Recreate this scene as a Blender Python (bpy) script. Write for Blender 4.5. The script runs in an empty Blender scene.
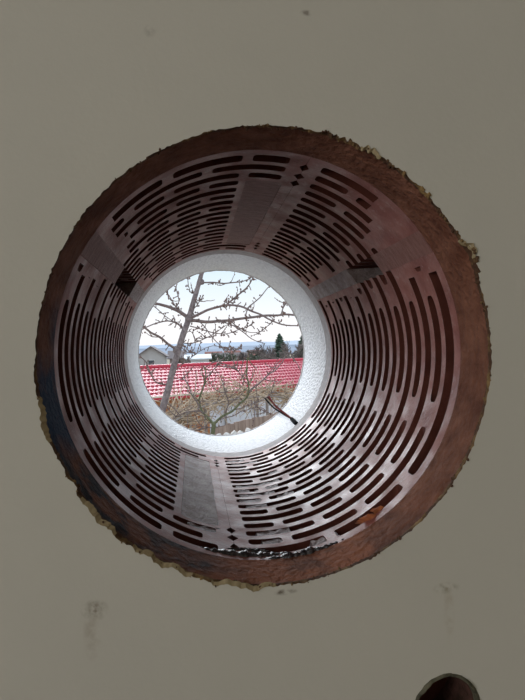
import bpy, bmesh, math, random
from mathutils import Vector, Matrix, noise
import mathutils
rnd = random.Random(7)
PI = math.pi
SC = bpy.context.scene
C = SC.collection

# ------------------------------------------------------------------ camera
HZ = 1.50                                  # height of the hole's axis above the room floor
HOLE = Vector((0, 0, HZ))
FPX = 526.0
CX, CZ, D0, YAW, PIT, ROL = .0363, -.0025, .2269, .1322, -.0007, .031
cam_pos = Vector((-CX, -D0, HZ - CZ))
r0 = Vector((math.cos(YAW), -math.sin(YAW), 0)); f0 = Vector((math.sin(YAW), math.cos(YAW), 0)); u0 = Vector((0, 0, 1))
f1 = math.cos(PIT) * f0 + math.sin(PIT) * u0; u1 = -math.sin(PIT) * f0 + math.cos(PIT) * u0
cr = math.cos(ROL) * r0 - math.sin(ROL) * u1; cu = math.sin(ROL) * r0 + math.cos(ROL) * u1; cf = f1
cd = bpy.data.cameras.new('camera'); cam = bpy.data.objects.new('camera', cd); C.objects.link(cam)
M4 = Matrix.Identity(4)
for i in range(3):
    M4[i][0] = cr[i]; M4[i][1] = cu[i]; M4[i][2] = -cf[i]; M4[i][3] = cam_pos[i]
cam.matrix_world = M4
cd.sensor_fit = 'VERTICAL'; cd.sensor_height = 36; cd.lens = FPX / 700 * 36
cd.clip_start = .005; cd.clip_end = 6000
SC.camera = cam

# ------------------------------------------------------------------ sky, lights, exposure
W = bpy.data.worlds.new('overcast_sky'); SC.world = W; W.use_nodes = True
nt = W.node_tree; nt.nodes.clear()
wo = nt.nodes.new('ShaderNodeOutputWorld'); bg = nt.nodes.new('ShaderNodeBackground')
tc = nt.nodes.new('ShaderNodeTexCoord'); sx = nt.nodes.new('ShaderNodeSeparateXYZ'); rp = nt.nodes.new('ShaderNodeValToRGB')
nt.links.new(tc.outputs['Generated'], sx.inputs[0]); nt.links.new(sx.outputs['Z'], rp.inputs[0])
e = rp.color_ramp.elements
e[0].position = 0; e[0].color = (.93, .91, .92, 1)
e[1].position = 1; e[1].color = (.80, .90, 1.0, 1)
k = e.new(.045); k.color = (.93, .93, .95, 1)
k = e.new(.16); k.color = (.68, .83, .93, 1)
nt.links.new(rp.outputs[0], bg.inputs[0]); bg.inputs[1].default_value = 1.12
nt.links.new(bg.outputs[0], wo.inputs[0])
# hazy sun behind thin cloud, high over the garden side
sd = bpy.data.lights.new('hazy_sun', 'SUN'); sd.energy = 3.5; sd.angle = math.radians(40); sd.color = (.93, .96, 1)
so = bpy.data.objects.new('hazy_sun', sd); C.objects.link(so)
so.rotation_euler = Vector((.22, -.88, -.50)).to_track_quat('-Z', 'Y').to_euler(); so.location = (0, 6, 8)
# added area lamp to light the room, set in an unseen, made-up window
ad = bpy.data.lights.new('room_fill_light', 'AREA'); ad.shape = 'RECTANGLE'; ad.size = 1.3; ad.size_y = 1.2; ad.energy = 27; ad.color = (1, .965, .93)
ao = bpy.data.objects.new('room_fill_light', ad); C.objects.link(ao)
ao.location = (-1.98, -1.55, 1.75); ao.rotation_euler = (0, -PI / 2, 0)
SC.view_settings.view_transform = 'Standard'; SC.view_settings.look = 'None'
SC.view_settings.gamma = 1; SC.view_settings.use_curve_mapping = False
SC.view_settings.exposure = 0.0


def at(px, py, Y):
    d = cf + cr * ((px - 262.5) / FPX) + cu * ((350 - py) / FPX)
    return cam_pos + d * ((Y - cam_pos.y) / d.y)


# ------------------------------------------------------------------ helpers
def tag(o, label=None, cat=None, group=None, kind=None):
    if label: o['label'] = label
    if cat: o['category'] = cat
    if group: o['group'] = group
    if kind: o['kind'] = kind
    return o


def link(name, me, mats, parent=None, sharp=None):
    o = bpy.data.objects.new(name, me); C.objects.link(o)
    if not isinstance(mats, (list, tuple)): mats = [mats]
    me.materials.clear()
    for m in mats: me.materials.append(m)
    if parent:
        o.parent = parent
        o.matrix_parent_inverse = Matrix.Translation(-parent.location) if parent.parent is None else Matrix.Translation(-parent.location - parent.parent.location) if False else parent_inv(parent)
    if sharp is not None:
        for p in me.polygons: p.use_smooth = True
        me.set_sharp_from_angle(angle=math.radians(sharp))
    return o


def parent_inv(p):
    m = Matrix.Identity(4)
    q = p
    # every object here is placed by translation only
    t = Vector((0, 0, 0))
    while q:
        t += q.location + (q.matrix_parent_inverse.to_translation() if q.parent else Vector((0, 0, 0)))
        q = q.parent
    return Matrix.Translation(-t)


def build(name, bm, mats, parent=None, sharp=None, recalc=True):
    if recalc: bmesh.ops.recalc_face_normals(bm, faces=bm.faces)
    me = bpy.data.meshes.new(name); bm.to_mesh(me); bm.free()
    return link(name, me, mats, parent, sharp)


def empty(name, loc, label, cat, group=None):
    o = bpy.data.objects.new(name, None); C.objects.link(o); o.location = loc; o.empty_display_size = .1
    return tag(o, label, cat, group)


def box(bm, x0, x1, y0, y1, z0, z1, mi=0):
    v = [bm.verts.new((x, y, z)) for x in (x0, x1) for y in (y0, y1) for z in (z0, z1)]
    fs = []
    for q in ((0, 1, 3, 2), (4, 6, 7, 5), (0, 4, 5, 1), (2, 3, 7, 6), (0, 2, 6, 4), (1, 5, 7, 3)):
        f = bm.faces.new([v[i] for i in q]); f.material_index = mi; fs.append(f)
    return v


def obox(bm, o, a, b, c, mi=0):
    """box from corner o with edge vectors a, b, c"""
    v = [bm.verts.new(o + a * i + b * j + c * k) for i in (0, 1) for j in (0, 1) for k in (0, 1)]
    for q in ((0, 1, 3, 2), (4, 6, 7, 5), (0, 4, 5, 1), (2, 3, 7, 6), (0, 2, 6, 4), (1, 5, 7, 3)):
        bm.faces.new([v[i] for i in q]).material_index = mi
    return v


def tube(bm, pts, rad, sides=6, mi=0, cap=True):
    pts = [Vector(p) for p in pts]
    if not isinstance(rad, (list, tuple)): rad = [rad] * len(pts)
    rings = []; prev = None
    for i, p in enumerate(pts):
        d = (pts[min(i + 1, len(pts) - 1)] - pts[max(i - 1, 0)])
        if d.length < 1e-9: d = Vector((0, 0, 1))
        d.normalize()
        if prev is None:
            n = d.cross(Vector((0, 0, 1)))
            if n.length < .1: n = d.cross(Vector((1, 0, 0)))
        else:
            n = prev - d * prev.dot(d)
            if n.length < 1e-6: n = d.orthogonal()
        n.normalize(); prev = n; b = d.cross(n)
        rings.append([bm.verts.new(p + (n * math.cos(2 * PI * k / sides) + b * math.sin(2 * PI * k / sides)) * rad[i]) for k in range(sides)])
    for a, b in zip(rings, rings[1:]):
        for k in range(sides):
            f = bm.faces.new((a[k], a[(k + 1) % sides], b[(k + 1) % sides], b[k])); f.material_index = mi; f.smooth = True
    if cap and sides > 2:
        bm.faces.new(rings[0][::-1]).material_index = mi; bm.faces.new(rings[-1]).material_index = mi


def prism(bm, outline, z0, z1, mi=0):
    """vertical prism from an (x, y) outline"""
    a = [bm.verts.new((x, y, z0)) for x, y in outline]; b = [bm.verts.new((x, y, z1)) for x, y in outline]
    n = len(outline)
    bm.faces.new(a[::-1]).material_index = mi; bm.faces.new(b).material_index = mi
    for i in range(n):
        bm.faces.new((a[i], a[(i + 1) % n], b[(i + 1) % n], b[i])).material_index = mi


def rrect(x0, x1, y0, y1, r, seg=3):
    r = min(r, (x1 - x0) * .45, (y1 - y0) * .49); out = []
    for cx, cy, a in ((x1 - r, y1 - r, 0), (x0 + r, y1 - r, PI / 2), (x0 + r, y0 + r, PI), (x1 - r, y0 + r, 1.5 * PI)):
        for k in range(seg + 1):
            t = a + PI / 2 * k / seg; out.append((cx + r * math.cos(t), cy + r * math.sin(t)))
    return out


def ico(bm, c, r, s=(1, 1, 1), sub=1, jit=0, mi=0, seed=0):
    q = bmesh.ops.create_icosphere(bm, subdivisions=sub, radius=1)
    for v in q['verts']:
        k = 1 + jit * noise.noise(v.co * 1.9 + Vector((seed * 3.7, seed, 0)))
        v.co = Vector(c) + Vector((v.co.x * s[0], v.co.y * s[1], v.co.z * s[2])) * r * k
    for v in q['verts']:
        for f in v.link_faces: f.material_index = mi


def cut(o, cutter_bm):
    """o minus the cutter, applied at once"""
    bmesh.ops.recalc_face_normals(cutter_bm, faces=cutter_bm.faces)
    me = bpy.data.meshes.new('cutter'); cutter_bm.to_mesh(me); cutter_bm.free()
    c = bpy.data.objects.new('cutter', me); C.objects.link(c)
    m = o.modifiers.new('cut', 'BOOLEAN'); m.operation = 'DIFFERENCE'; m.solver = 'EXACT'; m.object = c
    dg = bpy.context.evaluated_depsgraph_get(); dg.update()
    new = bpy.data.meshes.new_from_object(o.evaluated_get(dg))
    o.modifiers.clear(); old = o.data; o.data = new; new.name = old.name
    bpy.data.objects.remove(c); bpy.data.meshes.remove(me); bpy.data.meshes.remove(old)


def smooth(o, ang=32):
    for p in o.data.polygons: p.use_smooth = True
    o.data.set_sharp_from_angle(angle=math.radians(ang))


R = .1


def bore_cutter(r=R, y0=-.2, y1=.7, n=256, zc=HZ):
    bm = bmesh.new()
    a = [bm.verts.new((r * math.cos(2 * PI * k / n), y0, zc + r * math.sin(2 * PI * k / n))) for k in range(n)]
    b = [bm.verts.new((v.co.x, y1, v.co.z)) for v in a]
    bm.faces.new(a); bm.faces.new(b[::-1])
    for k in range(n): bm.faces.new((a[k], b[k], b[(k + 1) % n], a[(k + 1) % n]))
    return bm


# ------------------------------------------------------------------ materials
def mat(name, col, rough=.8, col2=None, scale=20, detail=4, bump=0, bscale=None, bdist=.002, spec=.5, metal=0, lo=.35, hi=.65, stretch=(1, 1, 1), coat=0):
    m = bpy.data.materials.new(name); m.use_nodes = True
    n = m.node_tree.nodes; L = m.node_tree.links; b = n['Principled BSDF']
    b.inputs['Base Color'].default_value = (*col, 1); b.inputs['Roughness'].default_value = rough
    b.inputs['Specular IOR Level'].default_value = spec; b.inputs['Metallic'].default_value = metal
    b.inputs['Coat Weight'].default_value = coat
    t = n.new('ShaderNodeTexCoord'); mp = n.new('ShaderNodeMapping'); mp.inputs['Scale'].default_value = stretch
    L.new(t.outputs['Object'], mp.inputs[0])
    if col2:
        z = n.new('ShaderNodeTexNoise'); z.inputs['Scale'].default_value = scale; z.inputs['Detail'].default_value = detail; z.inputs['Roughness'].default_value = .65
        L.new(mp.outputs[0], z.inputs['Vector'])
        r = n.new('ShaderNodeValToRGB'); r.color_ramp.elements[0].position = lo; r.color_ramp.elements[1].position = hi
        r.color_ramp.elements[0].color = (*col, 1); r.color_ramp.elements[1].color = (*col2, 1)
        L.new(z.outputs['Fac'], r.inputs[0]); L.new(r.outputs[0], b.inputs['Base Color'])
    if bump:
        z2 = n.new('ShaderNodeTexNoise'); z2.inputs['Scale'].default_value = bscale or scale * 4; z2.inputs['Detail'].default_value = 5
        L.new(mp.outputs[0], z2.inputs['Vector'])
        bp = n.new('ShaderNodeBump'); bp.inputs['Strength'].default_value = bump; bp.inputs['Distance'].default_value = bdist
        L.new(z2.outputs['Fac'], bp.inputs['Height']); L.new(bp.outputs[0], b.inputs['Normal'])
    return m


def spots(m, items):
    """add soft round/oval stains to a material: items = (x, y, z, rx, rz, colour, strength, noise)"""
    n = m.node_tree.nodes; L = m.node_tree.links; b = n['Principled BSDF']
    t = n.new('ShaderNodeTexCoord')
    src = b.inputs['Base Color'].links[0].from_socket if b.inputs['Base Color'].links else None
    for (x, y, z, rx, rz, colr, st, nz) in items:
        mp = n.new('ShaderNodeMapping'); mp.vector_type = 'POINT'
        mp.inputs['Location'].default_value = (-x / rx, 0, -z / rz); mp.inputs['Scale'].default_value = (1 / rx, 0, 1 / rz)
        L.new(t.outputs['Object'], mp.inputs[0])
        g = n.new('ShaderNodeTexGradient'); g.gradient_type = 'SPHERICAL'; L.new(mp.outputs[0], g.inputs[0])
        zz = n.new('ShaderNodeTexNoise'); zz.inputs['Scale'].default_value = nz; zz.inputs['Detail'].default_value = 5
        L.new(t.outputs['Object'], zz.inputs['Vector'])
        mr = n.new('ShaderNodeMapRange'); mr.inputs[1].default_value = .42; mr.inputs[2].default_value = .62; L.new(zz.outputs['Fac'], mr.inputs[0])
        mu = n.new('ShaderNodeMath'); mu.operation = 'MULTIPLY'; L.new(g.outputs['Fac'], mu.inputs[0]); L.new(mr.outputs[0], mu.inputs[1])
        mu2 = n.new('ShaderNodeMath'); mu2.operation = 'MULTIPLY'; mu2.use_clamp = True; L.new(mu.outputs[0], mu2.inputs[0]); mu2.inputs[1].default_value = st
        mx = n.new('ShaderNodeMix'); mx.data_type = 'RGBA'; mx.inputs[7].default_value = (*colr, 1)
        L.new(mu2.outputs[0], mx.inputs[0])
        if src: L.new(src, mx.inputs[6])
        else: mx.inputs[6].default_value = b.inputs['Base Color'].default_value
        src = mx.outputs[2]
    L.new(src, b.inputs['Base Color'])


m_paint = mat('wall_paint', (.500, .490, .435), .75, (.520, .508, .450), 9, 3, .10, 420, .001, spec=.3)
p1 = at(95, 610, 0); p2 = at(92, 635, 0); p3 = at(446, 588, 0); p4 = at(449, 612, 0); p5 = at(135.5, 621, 0); p6 = at(480, 352, 0)
p7 = at(308, 13, 0); p8 = at(150, 31, 0); p9 = at(285, 592, 0)
spots(m_paint, [(p7.x, 0, p7.z, .004, .0016, (.25, .23, .20), 1.6, 260), (p8.x, 0, p8.z, .003, .003, (.30, .28, .25), 1.0, 260), (p9.x, 0, p9.z, .006, .0016, (.16, .14, .11), 1.8, 220),
                (p1.x, 0, p1.z, .006, .005, (.22, .19, .15), 1.3, 300), (p2.x, 0, p2.z, .004, .012, (.36, .32, .27), 1.1, 160),
                (p3.x, 0, p3.z, .007, .003, (.30, .28, .22), 1.5, 300), (p4.x, 0, p4.z, .003, .016, (.40, .36, .29), 1.2, 120),
                (p5.x, 0, p5.z, .0011, .0010, (.03, .02, .02), 8, 1)])
m_chip = mat('chipped_plaster_edge', (.075, .036, .018), .9, (.36, .24, .09), 90, 5, .8, 500, .002, lo=.48, hi=.72)
m_plaster = mat('cut_plaster', (.120, .045, .027), .8, (.245, .110, .070), 75, 7, 1.0, 300, .0025, spec=.2)
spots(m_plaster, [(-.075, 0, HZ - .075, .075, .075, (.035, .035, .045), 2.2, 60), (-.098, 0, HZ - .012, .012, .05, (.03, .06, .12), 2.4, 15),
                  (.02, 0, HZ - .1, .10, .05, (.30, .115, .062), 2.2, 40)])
m_white = mat('room_white', (.62, .60, .54), .8)
m_floor = mat('room_floor', (.22, .17, .12), .6, (.28, .22, .16), 6)
m_mortar = mat('mortar', (.20, .145, .135), .65, (.42, .36, .355), 85, 6, .9, 500, .002)
m_mortar_pink = mat('dusty_mortar', (.185, .075, .060), .6, (.28, .14, .12), 120, 6, .6, 450, .0012, stretch=(1, 3, 1))
m_adhesive = mat('adhesive', (.38, .35, .35), .85, (.52, .49, .49), 130, 5, .6, 500, .001)
m_coat = mat('render_coat', (.50, .46, .45), .85, (.62, .58, .58), 90, 4, .4, 300, .001)
m_slurry = mat('wet_slurry', (.012, .011, .014), .16, (.05, .045, .05), 300, 4, .7, 260, .003, spec=.6)
m_dust = mat('drilling_dust', (.30, .25, .26), .6, (.16, .10, .095), 420, 4, .8, 700, .002)
m_shard = mat('broken_brick', (.42, .13, .045), .8, (.22, .07, .03), 160, 4, .6, 400, .002)


def brick_material():
    m = mat('terracotta', (.205, .064, .052), .5, (.330, .135, .115), 70, 6, .35, 600, .0008, spec=.36)
    n = m.node_tree.nodes; L = m.node_tree.links; b = n['Principled BSDF']
    # pale drilling dust in blotches
    t = n.new('ShaderNodeTexCoord'); z = n.new('ShaderNodeTexNoise'); z.inputs['Scale'].default_value = 190; z.inputs['Detail'].default_value = 6; z.inputs['Roughness'].default_value = .7
    L.new(t.outputs['Object'], z.inputs['Vector'])
    mr = n.new('ShaderNodeMapRange'); mr.inputs[1].default_value = .56; mr.inputs[2].default_value = .72; mr.inputs[4].default_value = .6; L.new(z.outputs['Fac'], mr.inputs[0])
    mx = n.new('ShaderNodeMix'); mx.data_type = 'RGBA'; mx.inputs[7].default_value = (.42, .28, .265, 1)
    L.new(mr.outputs[0], mx.inputs[0]); L.new(b.inputs['Base Color'].links[0].from_socket, mx.inputs[6]); L.new(mx.outputs[2], b.inputs['Base Color'])
    z2 = n.new('ShaderNodeTexNoise'); z2.inputs['Scale'].default_value = 60; L.new(t.outputs['Object'], z2.inputs['Vector'])
    mr2 = n.new('ShaderNodeMapRange'); mr2.inputs[1].default_value = .35; mr2.inputs[2].default_value = .65; mr2.inputs[3].default_value = .36; mr2.inputs[4].default_value = .62
    L.new(z2.outputs['Fac'], mr2.inputs[0]); L.new(mr2.outputs[0], b.inputs['Roughness'])
    return m


m_brick = brick_material()
m_cell = mat('shaded_cell_clay', (.066, .018, .012), .8, (.105, .032, .022), 60, 4, spec=.2)  # clay darkened so the colour carries the deep shade of the cells
m_hole_shade = mat('anchor_hole_shade', (.035, .020, .014), .9, (.10, .05, .04), 120, 4, .6, 300, .002, spec=.1)  # shade inside the anchor hole put into its wall colour


def eps_material():
    m = bpy.data.materials.new('polystyrene'); m.use_nodes = True
    n = m.node_tree.nodes; L = m.node_tree.links; b = n['Principled BSDF']
    b.inputs['Base Color'].default_value = (.90, .91, .93, 1); b.inputs['Roughness'].default_value = .7
    t = n.new('ShaderNodeTexCoord'); v = n.new('ShaderNodeTexVoronoi'); v.inputs['Scale'].default_value = 330; L.new(t.outputs['Object'], v.inputs['Vector'])
    r = n.new('ShaderNodeValToRGB'); r.color_ramp.elements[0].color = (.93, .94, .96, 1); r.color_ramp.elements[1].color = (.80, .81, .84, 1); r.color_ramp.elements[0].position = .35; r.color_ramp.elements[1].position = .8
    L.new(v.outputs['Distance'], r.inputs[0]); L.new(r.outputs[0], b.inputs['Base Color'])
    bp = n.new('ShaderNodeBump'); bp.inputs['Strength'].default_value = .9; bp.inputs['Distance'].default_value = .0018; bp.invert = True
    L.new(v.outputs['Distance'], bp.inputs['Height']); L.new(bp.outputs[0], b.inputs['Normal'])
    return m


m_eps = eps_material()

# ------------------------------------------------------------------ the wall: layers from the room outwards
Y_PL, Y_BR0, Y_BR1, Y_EPS0, Y_EPS1, Y_OUT = .0272, .0273, .2812, .3015, .4075, .4120
X0, X1 = -2.0, 2.0


def n1(t, s, o=0.0):
    return noise.noise(Vector((math.cos(t) * s + o, math.sin(t) * s, o * 1.7)))


def rim(t):
    a = R + .0003
    a += .0007 * n1(t, 9) + .0007 * n1(t, 34, 3) + .0006 * n1(t, 90, 5)
    # torn paint along the lower left and a broken spot at the upper right
    d = math.degrees(t) % 360
    ll = max(0, 1 - abs(d - 225) / 55.0); a += .0016 * min(1, ll * 2.2) * max(0, .55 + 1.3 * n1(t, 16, 8))
    ur = max(0, 1 - abs(d - 26) / 9.0); a += .0045 * ur * (.7 + .9 * n1(t, 40, 2))
    tp = max(0, 1 - abs(d - 62) / 24.0); a += .0016 * tp * max(0, .5 + 1.4 * n1(t, 50, 4))
    return max(a, R + .0001)


def slab_with_hole(bm, rings, x0, x1, z0, z1, n=480, zc=HZ):
    """front rectangle, a stack of rings (y, radius function, material index of the band that starts there), back rectangle"""
    ts = [2 * PI * k / n for k in range(n)]
    corners = [math.atan2(z - zc, x) % (2 * PI) for x in (x0, x1) for z in (z0, z1)]
    for c in corners:
        j = min(range(len(ts)), key=lambda i: abs(ts[i] - c)); ts[j] = c
    ts.sort(); n = len(ts)

    def out(t):
        c, s = math.cos(t), math.sin(t); k = 1e9
        if abs(c) > 1e-9: k = min(k, (x1 if c > 0 else x0) / c)
        if abs(s) > 1e-9: k = min(k, ((z1 if s > 0 else z0) - zc) / s)
        return c * k, zc + s * k
    loops = []
    y = rings[0][0]
    loops.append([bm.verts.new((out(t)[0], y, out(t)[1])) for t in ts])
    for (yy, fr, mi) in rings: loops.append([bm.verts.new((fr(t) * math.cos(t), yy, zc + fr(t) * math.sin(t))) for t in ts])
    y = rings[-1][0]
    loops.append([bm.verts.new((out(t)[0], y, out(t)[1])) for t in ts])
    mis = [rings[0][2]] + [r[2] for r in rings[1:]] + [rings[0][2]]
    for i in range(len(loops) - 1):
        for k in range(n):
            bm.faces.new((loops[i][k], loops[i][(k + 1) % n], loops[i + 1][(k + 1) % n], loops[i + 1][k])).material_index = mis[i]
    for k in range(n):
        bm.faces.new((loops[-1][k], loops[-1][(k + 1) % n], loops[0][(k + 1) % n], loops[0][k])).material_index = mis[0]


bm = bmesh.new()
rings = [(0, rim, 0), (.0009, lambda t: max(R + .0001, rim(t) - .0004 + .0005 * n1(t, 120, 9)), 1),
         (.0028, lambda t: R + .0004 + .0005 * n1(t, 60, 6) + .35 * (rim(t) - R), 1),
         (.007, lambda t: R + .0002 + .0003 * n1(t, 40, 1), 2), (.016, lambda t: R + .0001 + .0002 * n1(t, 30, 11), 2), (Y_PL, lambda t: R, 2)]
slab_with_hole(bm, rings, X0, X1, 0, 2.6)
wall = build('wall_front', bm, [m_paint, m_chip, m_plaster], sharp=30)
tag(wall, 'beige plastered wall with a large round core-drilled hole through it', kind='structure')

# anchor hole at the lower right, broken out around the edge
AH = at(447.5, 711, 0)
bm = bmesh.new(); n = 96
lo = []
for yy, kk in ((-.01, 1.10), (.004, 1.0), (.05, .86)):
    ring = []
    for q in range(n):
        t = 2 * PI * q / n
        rr = .0152 * kk * (1 + .06 * n1(t, 1.6, 4) + .03 * n1(t, 7, 2))
        ring.append(bm.verts.new((AH.x + rr * math.cos(t) * .98, yy, AH.z + rr * math.sin(t) * 1.02)))
    lo.append(ring)
bm.faces.new(lo[0]); bm.faces.new(lo[-1][::-1])
for a, b in zip(lo, lo[1:]):
    for q in range(n): bm.faces.new((a[q], a[(q + 1) % n], b[(q + 1) % n], b[q]))
for f in bm.faces: f.material_index = 2
cut(wall, bm)
wall.data.materials.clear()
for m_ in (m_paint, m_chip, m_plaster, m_hole_shade): wall.data.materials.append(m_)
for p in wall.data.polygons:                       # painted face, crumbled edge, bare cut plaster
    c = p.center; p.material_index = 0
    if math.hypot(c.x - AH.x, c.z - AH.z) < .0185 and abs(p.normal.y) < .9: p.material_index = 3
    elif math.hypot(c.x, c.z - HZ) < .108 and 1e-5 < c.y < Y_PL - 1e-5: p.material_index = 1 if c.y < .0042 else 2
smooth(wall, 30)
m_lip = mat('lifted_paint_lip', (.035, .035, .022), .8, (.12, .11, .07), 200, 4, .5, 500, .001)
bm = bmesh.new()
rings2 = []
for rr0, yy in ((.0168, -.0001), (.0162, -.0011), (.0154, -.0012), (.0150, .003)):
    ring = []
    for q in range(n):
        t = 2 * PI * q / n
        lift = max(.08, .55 + .9 * n1(t, 2.2, 7))
        rr = rr0 * (1 + .06 * n1(t, 1.6, 4) + .03 * n1(t, 7, 2))
        ring.append(bm.verts.new((AH.x + rr * math.cos(t) * .98, yy * (lift if yy < 0 else 1), AH.z + rr * math.sin(t) * 1.02)))
    rings2.append(ring)
for a, b in zip(rings2, rings2[1:]):
    for q in range(n): bm.faces.new((a[q], a[(q + 1) % n], b[(q + 1) % n], b[q]))
o = build('paint_lip', bm, m_lip, wall, sharp=60, recalc=False); tag(o, 'dark lifted paint lip around the small anchor hole')

# crumbs and torn flakes standing off the big rim
bm = bmesh.new()
for q in range(420):
    t = rnd.random() * 2 * PI; d = math.degrees(t)
    w = .35 + .65 * (1 if 10 < d < 110 or 195 < d < 285 else 0)
    if rnd.random() > w: continue
    rr = rim(t) + rnd.uniform(-.0007, .0003); s = rnd.uniform(.0002, .0007) * (1.5 if 15 < d < 75 else 1)
    ico(bm, (rr * math.cos(t), rnd.uniform(-.0004, .0022), HZ + rr * math.sin(t)), s, (1, .8, 1.2), 1, .9, seed=q)
o = build('crumbs', bm, m_chip, wall); tag(o, 'crumbled ochre plaster along the rim', kind='stuff')
m_flake = mat('torn_primer', (.20, .15, .075), .7, (.32, .26, .15), 60, 4, .4, 300, .001)
for t0, t1, amp in ((188, 199, .0013), (214, 226, .0016), (231, 247, .0013), (252, 268, .0011), (24, 30, .002), (60, 66, .001)):
    bm = bmesh.new(); a = []; b = []; nn = 26
    for q in range(nn + 1):
        t = math.radians(t0 + (t1 - t0) * q / nn); env = abs(math.sin(PI * q / nn)) ** .6
        ro = rim(t) + .75 * amp * env * (.75 + .9 * n1(t, 60, t0)); ri = rim(t) - .0012
        a.append(bm.verts.new((ri * math.cos(t), .0006, HZ + ri * math.sin(t)))); b.append(bm.verts.new((ro * math.cos(t), -.0002 - .0004 * env * (1 + n1(t, 40, 3)), HZ + ro * math.sin(t))))
    for q in range(nn): bm.faces.new((a[q], a[q + 1], b[q + 1], b[q]))
    o = build('torn_flake', bm, m_flake, wall)
    sm = o.modifiers.new('thick', 'SOLIDIFY'); sm.thickness = .0002; sm.offset = 0

# ---- hollow clay blocks
P0, PITCH, NROW, SH = .0385, .0130, 19, .0079
BED0, BED1 = HZ + .0495, HZ + .0605            # bed joint between the two courses


def block(name, xa, xb, za, zb, anchor, upper):
    bm = bmesh.new(); box(bm, xa, xb, Y_BR0, Y_BR1, za, zb)
    o = build(name, bm, m_brick, wall)
    sl = bmesh.new()
    rr = random.Random(int(xa * 1000) + int(upper) * 77)
    per, web = .0415, .0054
    for row in range(NROW):
        yc = P0 + row * PITCH + rr.uniform(-.0003, .0003)
        h = SH * rr.uniform(.92, 1.06) * (1.12 if row in (0,) else 1)
        lo_, hi_ = max(xa + .008, -.112), min(xb - .0085, .112)
        pocket = anchor == 'right' and 3 <= row <= 16
        if pocket: hi_ = min(hi_, xb - .0315)
        if anchor == 'right': ph = xb - (.0297 if upper else .0338) - (.0207 if row % 2 else 0)
        else: ph = xa + (.0283 if row % 2 else .0490)
        # centre lines of the webs
        k0 = math.floor((lo_ - ph) / per) - 1
        ws = [ph + k * per + rr.uniform(-.0008, .0008) for k in range(k0, k0 + 10)]
        edges = [lo_] + [w for w in ws if lo_ + .004 < w < hi_ - .004] + [hi_]
        for i in range(len(edges) - 1):
            a = edges[i] + (web / 2 if i else 0); b = edges[i + 1] - (web / 2 if i < len(edges) - 2 else 0)
            if b - a < .006: continue
            # mortar squeezed into the cells next to the bed joint closes them early
            mid = (a + b) / 2
            v0, v1 = (4, 8) if mid > 0 else (7, 13)
            if v0 <= row <= v1: plug = 0
            elif row < v0: plug = (.021 - .004 * row + rr.uniform(-.003, .003) if mid > 0 else rr.uniform(.001, .011)) if upper else rr.uniform(.001, .010)
            else: plug = rr.uniform(.002, .010) if upper else rr.uniform(.001, .008)
            if upper: z0 = za - .01 if plug == 0 else za + plug; z1 = zb - .006
            else: z0 = za + .006; z1 = zb + .01 if plug == 0 else zb - plug
            prism(sl, rrect(a, b, yc - h / 2, yc + h / 2, .0021), z0, z1)
    if anchor == 'right':                       # mortar pocket at the butt end
        prism(sl, rrect(xb - .0275, xb - .0065, P0 + 2.62 * PITCH, P0 + 16.4 * PITCH, .003), za + .006, zb - .006)
    cut(o, sl)
    # interlocking butt joint: diamond-shaped voids
    nb = bmesh.new(); xe = xb if anchor == 'right' else xa
    for yc, w, l in ((.043, .0024, .0050), (.0565, .0030, .0046), (.0685, .0026, .0050), (.2370, .0022, .0040), (.2475, .0026, .0042), (.2590, .0022, .0040)):
        prism(nb, [(xe - w, yc), (xe, yc - l), (xe + w, yc), (xe, yc + l)], za - .01, zb + .01)
    cut(o, nb)
    if anchor == 'left' and not upper:
        ab = bmesh.new(); q = bmesh.ops.create_cone(ab, cap_ends=True, segments=24, radius1=.0165, radius2=.0165, depth=.3)
        for v in q['verts']: v.co = Vector((AH.x + v.co.x, v.co.z, AH.z + v.co.y))
        cut(o, ab)
    cut(o, bore_cutter())
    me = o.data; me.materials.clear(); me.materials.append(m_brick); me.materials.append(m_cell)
    for p in me.polygons:                       # ground face of the bore is dusty, cell walls take the shade-darkened clay
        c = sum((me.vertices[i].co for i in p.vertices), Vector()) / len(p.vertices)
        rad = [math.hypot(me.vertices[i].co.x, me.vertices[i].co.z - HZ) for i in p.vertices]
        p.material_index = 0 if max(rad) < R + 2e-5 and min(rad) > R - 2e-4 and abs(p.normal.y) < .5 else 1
    smooth(o, 28)
    return o


XT, XB = .0246, -.0180                          # butt joints above and below the bed joint
g = .00006
block('brick', XT - .25, XT - g, BED1, BED1 + .238, 'right', True)
block('brick', XT + g, XT + .25, BED1, BED1 + .238, 'left', True)
block('brick', XB - .25, XB - g, BED0 - .238, BED0, 'right', False)
block('brick', XB + g, XB + .25, BED0 - .238, BED0, 'left', False)

# mortar fillings of the two pockets, cut flush by the drill
for xb, za, zb, mm in ((XT, BED1 + .008, BED1 + .23, m_mortar_pink), (XB, BED0 - .23, BED0 - .008, m_mortar)):
    bm = bmesh.new(); prism(bm, rrect(xb - .02745, xb - .00655, P0 + 2.625 * PITCH, P0 + 16.395 * PITCH, .003), za, zb)
    o = build('mortar_filling', bm, mm, wall); cut(o, bore_cutter(R + .0003)); smooth(o, 30)


def strip(pts, mm=None):
    """(x, y) polygon -> bed joint mortar cut by the bore"""
    bm = bmesh.new(); prism(bm, pts, BED0, BED1)
    o = build('mortar_joint', bm, mm or m_mortar, wall); cut(o, bore_cutter(R - .0002)); smooth(o, 30); return o


def wob(xa, xb, ya, yb, sd):
    return [(xa + (xb - xa) * i / 40, ya + (yb - ya) * i / 40 + .004 * noise.noise(Vector((i * .9, sd, 0)))) for i in range(41)]


strip([(-.22, Y_BR0), (.22, Y_BR0)] + wob(.22, -.22, .070, .165, 1), m_mortar_pink)
strip(wob(-.22, .22, .262, .105, 5) + [(.22, Y_BR1), (-.22, Y_BR1)])

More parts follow.
